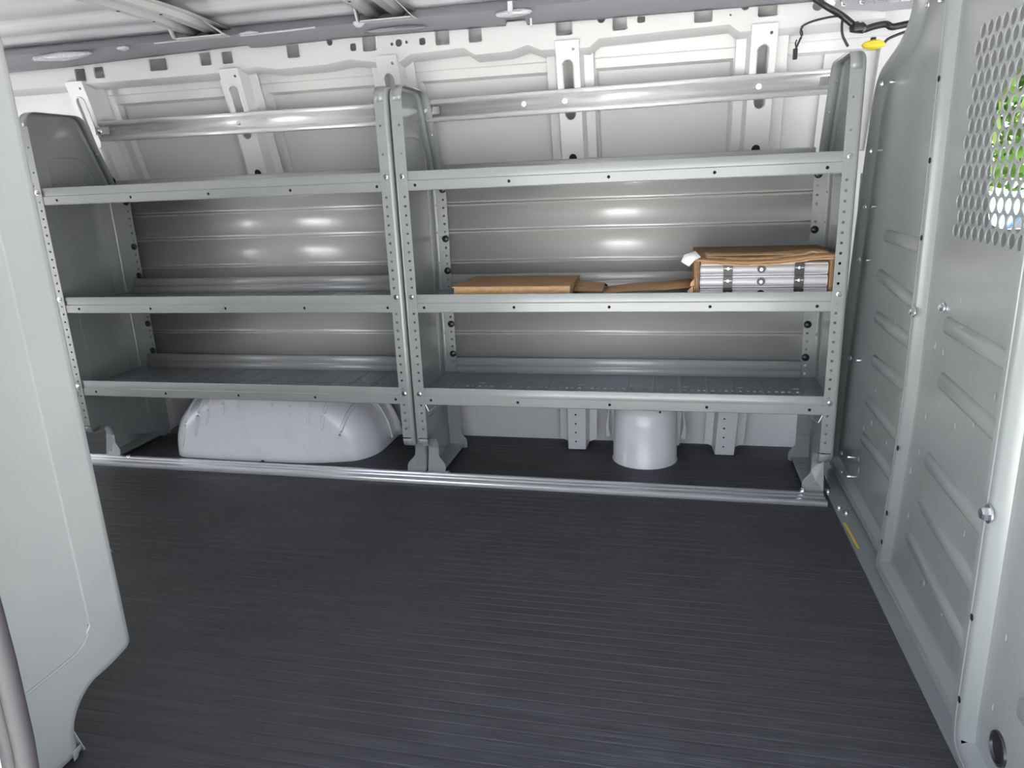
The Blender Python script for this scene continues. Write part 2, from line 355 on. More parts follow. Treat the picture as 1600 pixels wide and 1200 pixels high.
def bow(x, label):
    t = thing('roof_bow', label, 'roof bow', (x, -.3, 1.55), 'cross bows under the roof')
    z = 1.566
    pr = [(-.088, z+.016), (-.070, z+.016), (-.060, z), (-.036, z), (-.028, z+.018), (.012, z+.018), (.020, z), (.052, z), (.062, z+.016), (.088, z+.016)]
    ys = [.23, .0, -.4, -1.0, -1.45]
    MB().grid([[(x+u, yy, v-(.012 if yy > .2 else .0)) for u, v in pr] for yy in ys]).build('channel', M_white, t, 20, solid=.0025)
    MB().plate([(x-.085, .165), (x+.09, .165), (x+.10, .222), (x-.10, .222)], [], 0, .003, XY(1.540)).build('end_plate', M_white, t)
    MB().grid([[(x+.062, .222, 1.565), (x+.105, .222, 1.540)], [(x+.062, .08, 1.585), (x+.098, .165, 1.54)]]).build('gusset', M_white, t, solid=.002)
    MB().grid([[(x-.088, .12, 1.585), (x-.093, .16, 1.54)], [(x-.088, .16, 1.585), (x-.093, .19, 1.54)]]).build('gusset', M_white, t, solid=.002)
    for yy in (-.10, .06):
        for u in (-.048, -.005, .036):
            MB().lathe([(0, 0), (.005, 0), (.005, -.001), (0, -.001)], (x+u, yy+u, z+(.018 if u == -.005 else 0)-.0015), (0, 0, 1), 10).build('punched_hole_shade', M_hole_dark, t)
bow(-.80, 'white roof cross bow at the left, above the far left shelving'); bow(-.12, 'white roof cross bow above the middle shelf divider')

# ------------------------------------------------------------------ shelving units
def shelving(name, label, x0, x1, ybase, sy, group=None, knobs=(1, 1), bead=True, rad=.011, ft=.083, base=None, PM=None, kofs=(.040, .040), hole0=None):
    T = lambda x, yy, z: (x, ybase+sy*yy, z)
    t = thing(name, label, 'shelving', (( x0+x1)/2, ybase+sy*.18, 0), group)
    PM = PM or M_grey_shaded
    base = base or [(0, .140), (.048, .130), (.088, .152), (.118, .085), (.085, .0), (.370, .0), (.370, 1.08), (.262, 1.325), (0, 1.325)]
    radii = [.028, .03, .035, .04, .004, .012, .03, .035, .05]
    ol = rounded(base, radii, 5)
    D = .370
    for side in (0, 1):
        X = x1 if side else x0; s_ = -1 if side else 1
        # web
        wb = MB(); inn = inset(ol, rad)
        F = lambda u, v, w_: T(X+s_*w_, u, v)
        wb.plate(inn, [], 0, .0015, F)
        # rolled rim, bent inward
        def ring(d_in, dep): return [F(u, v, dep) for u, v in inset(ol, d_in)] if d_in else [F(u, v, dep) for u, v in ol]
        rows = [ring(rad*(1-math.sin(a)), rad*(1-math.cos(a))) for a in [PI/2*k/5 for k in range(6)]]
        wb.grid(rows, True)
        sp = wb.build('side_panel', PM, t, 40)
        # flange all round except the straight front run and the rear strip, which carry holes
        n = len(ol); skip = []
        for i in range(n):
            (u0, v0), (u1, v1) = ol[i], ol[(i+1) % n]
            skip.append((abs(u0) < .002 and abs(u1) < .002 or u0 > .369 and u1 > .369) and abs(v1-v0) > .3)
        st = [i for i in range(n) if skip[i]]
        for a in st:
            run = [ol[(a+1) % n]]; i = (a+1) % n
            while not skip[i]: i = (i+1) % n; run.append(ol[i])
            MB().grid([[F(u, v, rad) for u, v in run], [F(u, v, .042) for u, v in run]]).build('flange', PM, sp, 40, solid=.0018)
        zs = [.205+.0290*k for k in range(29)]
        zs = [z for z in zs if min(abs(z-q) for q in (.333, .667, 1.051)) > .012]
        hl = [circ(X+s_*.028, z, .0042) for z in zs] + [circ(X+s_*.028, z, .0036) for z in (1.12, 1.205)]
        m = MB().plate([(X+s_*rad, .172), (X+s_*.042, .172), (X+s_*.042, 1.277), (X+s_*rad, 1.277)], hl, 0, .0018, lambda u, v, w_: T(u, w_, v))
        m.build('front_flange', PM, sp, 0)
        m = MB()
        hz = [.30+.0290*k for k in range(26)]
        m.plate([(X+s_*rad*.9, .012), (X+s_*(kofs[side]+.012), .012), (X+s_*(kofs[side]+.012), .08), (X+s_*(kofs[side]+.012), 1.065), (X+s_*rad*.9, 1.065)], [circ(X+s_*(kofs[side]-.002), z, .0046) for z in hz], 0, .0018, lambda u, v, w_: T(u, D-.004+w_, v))
        m.build('rear_flange', PM, sp, 0)
        # feet tabs
        m = MB()
        m.plate(rounded([(X+s_*.004, .0), (X+s_*.070, .0), (X+s_*.070, .035), (X+s_*.042, .065), (X+s_*.042, .115), (X+s_*.004, .115)], .008), [circ(X+s_*.03, .035, .0045)], 0, .0022, lambda u, v, w_: T(u, ft+w_+.028*min(1, v/.09), v))
        m.build('foot_tab', PM, sp, 0); m = MB()
        m.plate(rounded([(X+s_*.004, .0), (X+s_*.075, .0), (X+s_*.075, .035), (X+s_*.05, .065), (X+s_*.05, .10), (X+s_*.004, .10)], .008), [circ(X+s_*.048, .04, .0045)], 0, .0022, lambda u, v, w_: T(u, D-.008+w_, v))
        m.build('foot_tab', PM, sp, 0)
        m = MB(); m.plate([(X+s_*.004, ft+.011), (X+s_*.065, ft+.011), (X+s_*.065, .366), (X+s_*.004, .366)], [rrect(X+s_*.045, q, .010, .0035, .003) for q in (.2, .25, .3)], 0, .0022, lambda u, v, w_: T(u, v, .014+w_))
        m.build('foot_plate', PM, sp, 0)
        # embossed panel line on the web
        L = rounded([(.10, .20), (.31, .20), (.31, 1.12), (.26, 1.175), (.10, 1.175)], [.06, .01, .03, .05, .03], 5); L.append(L[0])
        L.insert(0, ((L[0][0]+L[-2][0])/2, (L[0][1]+L[-2][1])/2)); L[-1] = L[0]
        MB().tube([F(u, v, -.0002 if side and sy < 0 else .0004) for u, v in L], .0034, 6, cap=False).build('embossed_line', PM, sp)
        for z in (.333, .667, 1.051): bolt(t, T(X+s_*.024, 0, z), (0, -sy, 0), .0062)
        for z in (1.003, .826, .708, .505, .388): knob(t, T(X+s_*kofs[side], D-.0045, z), (0, -sy, 0))
        for z in (1.19,):
            bolt(t, T(X+s_*.03, .318, z), (0, -sy, 0), .004, washer=False)
    xa, xb = x0+.0035, x1-.0035
    for zt, hw in ((.353, True), (.674, False), (1.066, False)):
        zd = zt-.036
        holes = []
        if hw:
            q = xa+.055; i = 0
            while q < xb-.05:
                holes.append([(q-.008, .160), (q+.008, .160), (q+.002, .182)])
                if i % 2: holes += [rect(q-.030, q-.021, .164, .176), rect(q+.021, q+.030, .164, .176)]
                if i % 4 == 3: holes.append(rect(q-.012, q+.010, .205, .215))
                holes.append(rect(q-.004, q+.004, .083, .092)); q += .045; i += 1
        m = MB().plate(rect(xa, xb, .030, .362), holes, -.0015, 0, lambda u, v, w_: T(u, v, zd+w_))
        sh = m.build('shelf', M_deck, t, 0)
        q = xa+.085
        m = MB()
        while q < xb-.03:
            for dx in (-.003, .003):
                pass
            m.add([T(q-.006, .02, zd), T(q, .02, zd+.0022), T(q+.006, .02, zd), T(q-.006, .33, zd), T(q, .33, zd+.0022), T(q+.006, .33, zd)], [(0, 1, 4, 3), (1, 2, 5, 4)]); q += .09
        m.build('deck_rib', M_deck, sh, 0)['kind'] = 'stuff'
        xa += rad; xb -= rad
        pr = [(.030, zd), (.012, zd), (.010, zt-.004), (.007, zt), (.0045, zt-.003), (.006, zt-.027), (.0025, zt-.030), (.0025, zt-.057), (.005, zt-.060), (.018, zt-.060), (.018, zd-.0016)]
        # front lip: upper fold, then a drilled lower band
        m = MB().grid([[T(x, a, c) for a, c in pr[:7]] for x in (xa, xb)]); m.build('front_lip', PM, sh, 50)
        MB().grid([[T(x, a, c) for a, c in pr[7:]] for x in (xa, xb)]).build('lip_return', PM, sh, 50); m = MB()
        h0 = x1-.058-1.22 if hole0 is None else hole0; hx = [h0+i*.305 for i in range(5)]
        m.plate(rect(xa, xb, zt-.057, zt-.030), [circ(h, zt-.043, .0052) for h in hx], 0, .0012, lambda u, v, w_: T(u, .0025+w_, v))
        m.build('lip_band', PM, sh, 0)
        for h in hx: MB().lathe([(0, 0), (.0056, 0), (.0056, .0006), (0, .0006)], T(h, .0050, zt-.043), (0, 1, 0), 10).build('lip_hole_shade', M_hole_dark, sh, 0)  # near-black disc painted behind each hole for the lip's inner shade
        xa -= rad; xb += rad
        rr = [(.346, zd), (.3515, zd+.022), (.3565, zd+.026), (.3535, zd+.031), (.3595, zd+.054), (.364, zd+.058)]
        MB().grid([[T(x, a, c) for a, c in rr] for x in (xa+.05, xb-.05)]).build('rear_lip', M_sheet, sh, 35, solid=.001)
    # back panels with rolled beads
    for z0, z1, beads in ((.372, .66, (.470,)), (.690, 1.064, (.740, .852, .950))):
        pr = [(D-.001, z0)]
        for zb in beads:
            pr += [(D-.001, zb-.010), (D-.0085, zb-.006), (D-.0085, zb-.001), (D-.002, zb+.001), (D-.0075, zb+.005), (D-.001, zb+.011)]
        pr.append((D-.001, z1)); pr = [(a+.0065, c) for a, c in pr]
        MB().grid([[T(x, a, c) for a, c in pr] for x in (x0+.006, x1-.006)]).build('back_panel', M_sheet, t, 12, solid=.001)
        MB().grid([[T(x, a, c) for a, c in [(D-.002, z0+.002), (D-.0055, z0+.0), (D-.0055, z0-.006), (D-.002, z0-.008)]] for x in (x0+.055, x1-.055)]).build('panel_hem', M_sheet, t, 12, solid=.001)
    return t
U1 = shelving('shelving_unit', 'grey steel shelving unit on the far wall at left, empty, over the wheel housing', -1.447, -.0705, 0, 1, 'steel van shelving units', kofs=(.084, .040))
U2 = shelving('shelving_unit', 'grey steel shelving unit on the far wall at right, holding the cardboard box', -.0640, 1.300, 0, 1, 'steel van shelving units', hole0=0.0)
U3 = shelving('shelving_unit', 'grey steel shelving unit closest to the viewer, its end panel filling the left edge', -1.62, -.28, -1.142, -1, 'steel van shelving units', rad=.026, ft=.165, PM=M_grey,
    base=[(0, .120), (.075, .110), (.125, .112), (.172, .07), (.172, .0), (.370, .0), (.370, 1.08), (.262, 1.325), (0, 1.325)])
# lock wires under the bottom shelf
for x, s_ in ((-.025, 1), (1.262, -1)):
    MB().tube([(x, .01, .296), (x+s_*.012, .008, .268), (x+s_*.018, .01, .270), (x+s_*.05, .012, .297)], .0011, 6).build('lock_wire', M_zinc, U2)

# ------------------------------------------------------------------ aluminium rails on the wall
def wall_rail(label, xa, xb, za, zb_, bolts):
    t = thing('wall_rail', label, 'rail', ((xa+xb)/2, .31, za), 'aluminium wall rails')
    pr = [(.322, .036), (.300, .036), (.298, .034), (.298, .022), (.306, .020), (.306, -.020), (.298, -.022), (.298, -.034), (.300, -.036), (.322, -.036)]
    MB().grid([[(x, a, z+c) for a, c in pr] for x, z in ((xa, za), (xb, zb_))]).build('channel', M_alu, t, 20, solid=.0015)
    for bx in bolts:
        z = za+(zb_-za)*(bx-xa)/(xb-xa); bolt(t, (bx, .3055, z), (0, -1, 0), .0065, m=M_zinc)
    for e, s_ in ((xa, 1), (xb, -1)):
        z = za if s_ == 1 else zb_
        MB().plate(rrect(e+s_*.02, z, .032, .013, .004), [], -.006, 0, XZ(.299)).build('end_clamp', M_zinc, t, bevel=.001)
        bolt(t, (e+s_*.004, .293, z), (0, -1, 0), .0085)
    return t
wall_rail('aluminium rail across the wall above the empty left shelving', -1.375, -.10, 1.272, 1.266, (-.775, -.17))
wall_rail('aluminium rail across the wall above the shelving with the box, at right', -.045, 1.285, 1.268, 1.279, (.44, .30, 1.055))

# ------------------------------------------------------------------ floor track
t = thing('floor_track', 'bright aluminium track along the floor in front of the far shelving feet', 'track', (0, .06, 0))
pr = [(.012, .0), (.014, .013), (.018, .015), (.036, .015), (.038, .007), (.050, .007), (.052, .014), (.062, .014), (.064, .007), (.076, .007), (.078, .014), (.090, .014), (.092, .010), (.106, .008), (.108, 0)]
MB().grid([[(x, a-(x+1.5)*.012, c) for a, c in pr] for x in (-2.3, -1.5, 1.290)]).build('extrusion', M_track, t, 20, solid=.0012)
for x, yy in ((.02, .07), (-1.33, .08), (1.23, .07)): bolt(t, (x, yy, .012), (0, 0, 1), .008)

# ------------------------------------------------------------------ wheel housing
t = thing('wheel_housing', 'white rounded wheel housing under the left shelving', 'wheel arch', (-.76, .3, 0))
cx, a_, h_, ne = -.76, .435, .305, 2.35
def arch(th, s_=1.0, yy=0.3, dx=0):
    c_, n_ = math.cos(th), math.sin(th)
    return (cx+dx+s_*a_*math.copysign(abs(c_)**(2/ne), c_), yy, max(0, s_*h_*abs(n_)**(2/ne)))
def sur(s_, th):          # front face dishes forward: radius measured on s
    yy = .128+.012*s_*s_
    if s_ > .80: yy += .12*(1-math.sqrt(max(0, 1-((s_-.80)/.20)**2)))
    # pull the right end backwards, like the long rounded shoulder in the photograph
    k = max(0, math.cos(th)); yy += .05*k*k*max(0, s_-.45)/.55
    return yy
S = [0.02, .2, .4, .55, .65, .72, .78, .83, .87, .91, .94, .965, .985, .995, 1.0]
rows = [[arch(PI*k/40, s_, sur(s_, PI*k/40)) for k in range(41)] for s_ in S] + [[arch(PI*k/40, 1.0, .50) for k in range(41)]]
MB().grid(rows).build('housing_shell', M_wheel, t, 60)
def flute(xa_, za_, xb_, r=.0085):
    P = []
    for i in range(14):
        k = i/13; z = za_+(.285-za_)*k; x = xa_+(xb_-xa_)*k
        s_ = ((abs(x-cx)/a_)**ne+(z/h_)**ne)**(1/ne)
        if s_ > 1:
            P.append((x, P[-1][1]+.03, z-.004)); break
        P.append((x, sur(min(s_, 1), math.atan2(z/h_, (x-cx)/a_))+.0035, z))
    MB().tube(P, [.003, r*.8]+[r]*(len(P)-3)+[.005], 8).build('flute', M_wheel, t, 60)
for a in ((-1.120, .035, -1.05), (-1.052, .085, -.99), (-.992, .135, -.95), (-.912, .185, -.895), (-.845, .215, -.84),
          (-.695, .225, -.68), (-.630, .182, -.60), (-.556, .150, -.535), (-.506, .125, -.475), (-.442, .095, -.385)): flute(*a)
# stitched flange behind the shoulder on the right
b = MB()
q = [PI*k/40 for k in range(1, 22)]
b.grid([[arch(k, 1.00, .36) for k in q], [arch(k, 1.05, .36) for k in q], [arch(k, 1.07, .385) for k in q], [arch(k, 1.13, .385) for k in q]])
b.build('rear_flange', M_white, t, 30, solid=.003)
MB().tube([arch(k, 1.055, .352) for k in q], .004, 6).build('seam_sealer', M_wheel, t)

# ------------------------------------------------------------------ filler neck cover
t = thing('filler_neck_cover', 'white round cover on the floor between the two low wall posts, under the right shelving', 'cover', (.712, .33, 0))
R0 = .118; rows = []
for z, r in ((0, R0+.003), (.004, R0), (.14, R0-.002), (.19, R0-.005), (.215, R0-.016), (.232, R0-.035), (.243, R0-.065), (.246, .005)):
    rows.append([(.712+r*math.cos(a), .335+r*math.sin(a)*.98, z) for a in [2*PI*k/36 for k in range(36)]])
MB().grid(rows, True).build('cover_shell', M_wheel, t, 50)
MB().plate(rounded([(.588, .045), (.60, .02), (.615, .03), (.615, .25), (.81, .25), (.81, .03), (.84, .03), (.845, .20), (.83, .27), (.60, .27), (.582, .20)], .01), [], 0, .003, XZ(.395)).build('side_flange', M_white, t)
for s_, x in ((-1, .572), (1, .852)):
    b = MB(); b.tube([(x+s_*.0, .40, .06), (x+s_*.006, .40, .10), (x, .40, .15), (x-s_*.02, .40, .26)], [.012, .008, .004, .003], 8).build('folded_edge', M_white, t)
MB().plate(circ(.768, .218, .004, 8), [], -.001, .001, lambda u, v, w_: (u, .222+w_, v)).build('spot', M_hole_dark, t)

# ------------------------------------------------------------------ things on the middle shelf
ZS = .638
t = thing('cardboard_box', 'open brown cardboard box holding pale metal bars on the middle shelf at right', 'box', (1.07, .18, ZS))
def wavy(n, amp, seed):
    r = random.Random(seed); return [amp*(r.random()-.5) for _ in range(n)]
def flute_edge(parent, x, y0, z0, z1, th=.010):
    pts = []; n = 28
    for k in range(n+1): pts.append((x+(th*.30 if k % 2 else -th*.30), y0, z0+(z1-z0)*k/n))
    b = MB(); b.tube(pts, .0009, 4); b.build('corrugation', M_cardl, parent)
for x0_, x1_, nm in ((.868, .881, 'side_wall'), (1.256, 1.268, 'side_wall')):
    o = MB().box(x0_, x0_+.0022, .036, .335, ZS, .768).box(x1_-.0022, x1_, .036, .335, ZS, .768).box(x0_+.004, x1_-.004, .040, .335, ZS, .766).build(nm, M_card, t)
    flute_edge(o, (x0_+x1_)/2, .037, ZS, .765, x1_-x0_)
MB().box(.868, 1.268, .330, .335, ZS, .772).build('back_wall', M_card, t)
MB().box(.868, 1.268, .036, .335, ZS, ZS+.004).build('bottom', M_card, t)
def flap(name, xs, yf, zf, yb, zb_, m, seed, th=.004, amp=.006):
    n = len(xs); wv = wavy(n, amp, seed)
    top = [[(x, yf+wv[i], zf[i]) for i, x in enumerate(xs)], [(x, yf+.03+wv[i]*.4, zf[i]+.003) for i, x in enumerate(xs)], [(x, yf+.12, (zf[i]+zb_)/2+.002) for i, x in enumerate(xs)], [(x, yb, zb_) for x in xs]]
    return MB().grid(top).build(name, m, t, 60, solid=th)
xs = [.868+.4*i/24 for i in range(25)]
sag = [.770-.010*math.sin(PI*min(1, i/20))+.006*max(0, (i-14)/10) for i in range(25)]
flap('top_flap', xs, .012, [z for z in sag], .335, .776, M_card, 3, .006)
flap('torn_layer', xs[1:], .004, [z-.006 for z in sag[1:]], .04, .768, M_cardl, 5, .003, .007)
flap('torn_layer', xs[2:-1], .055, [z+.0065 for z in sag[2:-1]], .068, .777, M_cardl, 9, .0015, .014)
MB().tube([(1.19, .05, .782), (1.205, .055, .786), (1.225, .05, .781)], .003, 6).build('torn_curl', M_cardl, t)
MB().plate([(.848, .675), (.864, .69), (.866, .655), (.852, .64)], [], 0, .003, XZ(.04)).build('side_flap', M_cardl, t)
MB().plate([(.857, .70), (.867, .71), (.867, .69), (.855, .688)], [], 0, .003, XZ(.04)).build('side_flap', M_cardl, t)
tg = MB().grid([[(.826, .022, .766), (.850, .012, .752), ], [(.835, .026, .786), (.866, .014, .770)], [(.868, .03, .797), (.884, .02, .779)]]).build('paper_tag', M_paper, smooth=60, solid=.0008)
tag(tg, 'white paper tag sticking out at the top left corner of the cardboard box', 'paper tag')
for i, (z, yy, lab) in enumerate(((.6615, .050, 'pale aluminium bar at the bottom of the open cardboard box'), (.6985, .052, 'pale aluminium bar in the middle of the open cardboard box'), (.7355, .055, 'pale aluminium bar on top inside the open cardboard box'))):
    t2 = thing('metal_bar', lab, 'metal bar', (1.07, .1, z-.01), 'metal bars in the box')
    h = .0183
    pr = [(yy+.10, z-h), (yy+.010, z-h), (yy+.003, z-h+.004), (yy, z-.006), (yy-.001, z+.004), (yy+.003, z+h-.005), (yy+.010, z+h), (yy+.10, z+h)]
    MB().grid([[(x, a, c) for a, c in pr] for x in (.884, 1.253)], True).build('bar', M_bar, t2, 50)
    MB().box(.886, 1.252, yy+.003, yy+.1, z-h+.001, z+h-.001).build('core', M_bar, t2)
    for x in (.967, 1.172):
        cl = MB().plate(rrect(x, z, .0138, h-.0005, .003), [], -.0025, 0, XZ(yy-.001)).build('clip', M_blk2, t2)
        MB().lathe([(0, 0), (.0050, 0), (.0042, .003), (0, .0035)], (x, yy-.0035, z+.004), (0, -1, 0), 14).build('rivet', M_zinc, cl)
        MB().box(x-.012, x+.012, yy-.005, yy-.0035, z+.0025, z+.0055).build('strap', M_bar, cl)
    kp = MB().plate(circ(1.064, z+.001, .0125, 14, .0115), [], -.0022, 0, XZ(yy-.001)).build('keyhole_plate', M_blk2, t2)
    MB().lathe([(0, 0), (.006, 0), (.005, .002), (0, .0025)], (1.064, yy-.0032, z), (0, -1, 0), 12).build('rivet', M_zinc, kp)
# flat cardboard on the shelf
o = thing('cardboard_pad', 'thick flat corrugated cardboard pad lying on the middle shelf near the divider', 'cardboard', (.29, .15, ZS))
MB().box(.094, .481, .045, .30, ZS+.001, .6905).build('pad', M_cardw, o)
MB().plate([(.090, .040), (.483, .040), (.483, .30), (.29, .31), (.10, .30)], [], 0, .003, XY(.6905)).build('top_sheet', M_card, o)
b = MB()
for k in range(64):
    x = .097+k*.006; b.box(x, x+.0025, .0425, .045, .642, .690)
b.build('flutes', M_cardl, o)['kind'] = 'stuff'
o = MB().grid([[(.486, .10, .669), (.545, .10, .667), (.580, .10, .665)], [(.486, .2, .684), (.54, .2, .683), (.580, .2, .677)], [(.486, .30, .66), (.54, .3, .66), (.580, .3, .655)]]).build('cardboard_scrap', M_card, smooth=60, solid=.004)
tag(o, 'short brown cardboard scrap on the middle shelf touching the thick pad', 'cardboard')
o = MB().grid([[(.585, .09, .660), (.67, .09, .668), (.78, .09, .671), (.862, .09, .678)], [(.585, .2, .664), (.67, .2, .676), (.78, .2, .680), (.862, .2, .689)], [(.585, .3, .645), (.67, .3, .65), (.78, .3, .655), (.862, .3, .660)]]).build('cardboard_sheet', M_card, smooth=60, solid=.004)
tag(o, 'long thin loose cardboard sheet on the middle shelf beside the open box', 'cardboard')

# ------------------------------------------------------------------ bulkhead panels
def ccw(p):
    a = sum(p[i-1][0]*p[i][1]-p[i][0]*p[i-1][1] for i in range(len(p))); return p if a > 0 else p[::-1]
def bulk_panel(label, X, base, radii, ribs, holes, extra_holes=(), rimw=.026, dep=.022, loc=(0, 0)):
    t = thing('bulkhead_panel', label, 'partition panel', (X, loc[0], 0), 'bulkhead partition panels')
    ol = rounded(base, radii, 4); ol = ccw(ol)
    F = lambda u, v, w_: (X+w_, u, v)
    web = inset(ol, rimw+.022)
    hs = [slot(yy, z-.008, z+.008, .0042, 4) for yy, z in holes] + list(extra_holes)
    G = lambda u, v, w_: (X+dep+w_, u, v)
    MB().plate(web, hs, 0, .0022, G).build('web', M_bulk, t, 0)
    def ring(d, w_): return [F(u, v, w_) for u, v in (inset(ol, d) if d else ol)]
    MB().grid([ring(0, .022), ring(0, .004), ring(.003, 0), ring(rimw*.5, 0), ring(rimw*.5+.001, -.0012), ring(rimw*.5+.003, 0), ring(rimw-.003, 0), ring(rimw+.003, .003), ring(rimw+.018, dep-.002), ring(rimw+.026, dep)], True).build('rim', M_bulk, t, 30)
    for y0, y1, z0, z1 in ribs:
        # tapered pressed rib standing proud of the web
        m = MB(); n = 7; rows = []
        for yy, z, k in ((y0, z0, 0), (y0-.018, z0+(z1-z0)*.05, 1), (y1+.018, z0+(z1-z0)*.95, 1), (y1, z1, 0)):
            rows.append([(X+dep-(.010*k)*math.sin(PI*i/(n-1))**.8, yy, z+(.004+.014*k)*math.cos(PI*i/(n-1))) for i in range(n)])
        m.grid(rows); m.build('pressed_rib', M_bulk, t, 50)
    return t
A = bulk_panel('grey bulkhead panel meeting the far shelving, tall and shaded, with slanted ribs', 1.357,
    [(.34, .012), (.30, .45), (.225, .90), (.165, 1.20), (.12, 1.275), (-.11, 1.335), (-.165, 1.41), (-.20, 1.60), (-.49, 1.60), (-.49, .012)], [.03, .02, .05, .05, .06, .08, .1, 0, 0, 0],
    [(-.03, -.42, .835, .835), (.0, -.43, .725, .69), (-.01, -.42, .605, .598), (-.02, -.42, .478, .490), (0, -.40, .350, .350), (.01, -.40, .228, .235)],
    [(-.08, .40), (-.01, .363), (-.072, .299), (.008, .255), (-.232, .297), (.013, .223), (.028, .145), (.016, .115), (-.34, .824), (-.2, .62), (-.3, .49)])
# perforated viewing area: staggered round holes
perf = []
pz, py = .0278, .0320
j = 0; z = .893
while z < 1.262:
    yy = -.622-(py/2 if j % 2 else 0)
    while yy > -.985:
        perf.append(circ(yy, z, .0135, 14)); yy -= py
    z += pz; j += 1
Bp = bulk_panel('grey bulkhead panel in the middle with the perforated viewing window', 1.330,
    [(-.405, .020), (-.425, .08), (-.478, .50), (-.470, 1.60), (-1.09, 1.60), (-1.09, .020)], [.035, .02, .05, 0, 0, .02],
    [(-.630, -1.00, .705, .700), (-.637, -1.03, .591, .570), (-.617, -1.00, .405, .395), (-.608, -1.00, .300, .275), (-.566, -1.01, .190, .145)],
    [(-.584, .489), (-.571, .401), (-.530, .337), (-.683, .407), (-.75, .524), (-.834, .556), (-.93, .553), (-.958, .483), (-.903, .63), (-.591, .649), (-.639, .646), (-.935, .776), (-.86, .345), (-.95, .350), (-1.02, .33),
     (-.694, .141), (-.807, .141), (-.943, .229), (-.955, .141), (-.55, .233), (-.934, .82), (-.70, 1.31), (-.70, .765)], perf)
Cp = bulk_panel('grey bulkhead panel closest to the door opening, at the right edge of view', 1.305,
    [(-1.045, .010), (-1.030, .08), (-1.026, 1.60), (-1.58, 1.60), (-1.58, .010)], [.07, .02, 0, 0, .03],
    [(-1.19, -1.5, .235, .235), (-1.19, -1.5, .42, .42), (-1.19, -1.5, .62, .62)], [(-1.125, .30), (-1.12, .165), (-1.13, .55), (-1.13, .68)], rimw=.034)
AX = (-1, 0, 0)
for yy, z in [(.06, 1.239), (.115, 1.064), (.125, .907), (.135, .751), (.14, .442), (.145, .119), (.125, .06), (-.321, 1.50), (-.28, 1.368)]:
    bolt(A, (1.3565, yy, z), AX, .0055)
    b = MB(); b.lathe([(0, -.004), (.004, -.004), (.004, .01), (.0015, .014), (0, .014)], (1.378, yy-.035, z), AX, 8).build('stud', M_zinc, A)
bolt(Bp, (1.3295, -.505, .706), AX, .0085); bolt(Bp, (1.351, -.615, .735), AX, .008)
bolt(Cp, (1.3045, -1.060, .481), AX, .0115)
for yy, z, P, X in [(-.495, 1.19, Bp, 1.33), (-.495, 1.029, Bp, 1.33), (-.497, .868, Bp, 1.33), (-.495, .379, Bp, 1.33), (-.468, .198, Bp, 1.33), (-.452, .111, Bp, 1.33), (-1.052, .287, Cp, 1.305), (-1.052, .123, Cp, 1.305)]:
    MB().lathe([(0, 0), (.0062, 0), (.0062, .0008), (0, .0008)], (X-.0002, yy, z), AX, 14).build('rim_hole_shade', M_hole_dark, P)
def plug(P, X, yy, z, r):
    MB().lathe([(r*1.06, 0), (r, .004), (r*.85, .005), (r*.78, .001), (0, .001)], (X, yy, z), AX, 24).build('plug', M_black, P, 40)
plug(Cp, 1.327, -1.158, .118, .027); plug(A, 1.379, -.352, .095, .026)
# floor angle
t = thing('floor_angle', 'flat grey steel strip on the floor along the foot of the bulkhead', 'trim strip', (1.33, -.7, 0))
MB().plate([(1.306, .115), (1.312, -1.56), (1.375, -1.56), (1.375, .45), (1.325, .45), (1.325, .115)], [], 0, .003, XY(0)).build('strip', M_bulk, t, 0)
MB().plate([(1.313, -.130), (1.3195, -.130), (1.3235, -.290), (1.317, -.290)], [], 0, .0006, XY(.0032)).build('sticker', M_ysti, t)
for x, yy in ((1.312, .09), (1.322, -.03), (1.335, -.066)): bolt(t, (x, yy, .003), (0, 0, 1), .006)
# top bracket between wall and bulkhead
t = thing('slotted_bracket', 'grey slotted bracket joining the bulkhead to the roof rail', 'bracket', (1.34, .2, 1.48))
MB().plate([(1.262, 1.494), (1.272, 1.468), (1.38, 1.452), (1.50, 1.452), (1.50, 1.56), (1.262, 1.56)],
           [rrect(x, 1.477, .013, .004, .003) for x in (1.345, 1.378, 1.41, 1.44)], 0, .003, XZ(.235)).build('plate', M_dark, t)
for x in (1.275, 1.325): bolt(t, (x, .2345, 1.482), (0, -1, 0), .008)

# body behind the bulkhead, far side (cab) with door window, windscreen pillars
cab = struct(MB().plate(rect(1.42, 3.0, -.1, 1.62), [rounded([(1.83, .80), (2.75, .80), (2.55, 1.40), (1.90, 1.36), (1.80, 1.20)], .06)], 0, .03, XZ(.505)).build('wall_cab', M_cab))
struct(MB().box(1.42, 2.3, -1.65, .55, 1.60, 1.64).build('ceiling_cab', M_cab))
MB().plate(rect(1.26, 1.52, 1.0, 1.62), [], 0, .01, WL(.505)).build('wall_return', M_white, wall)

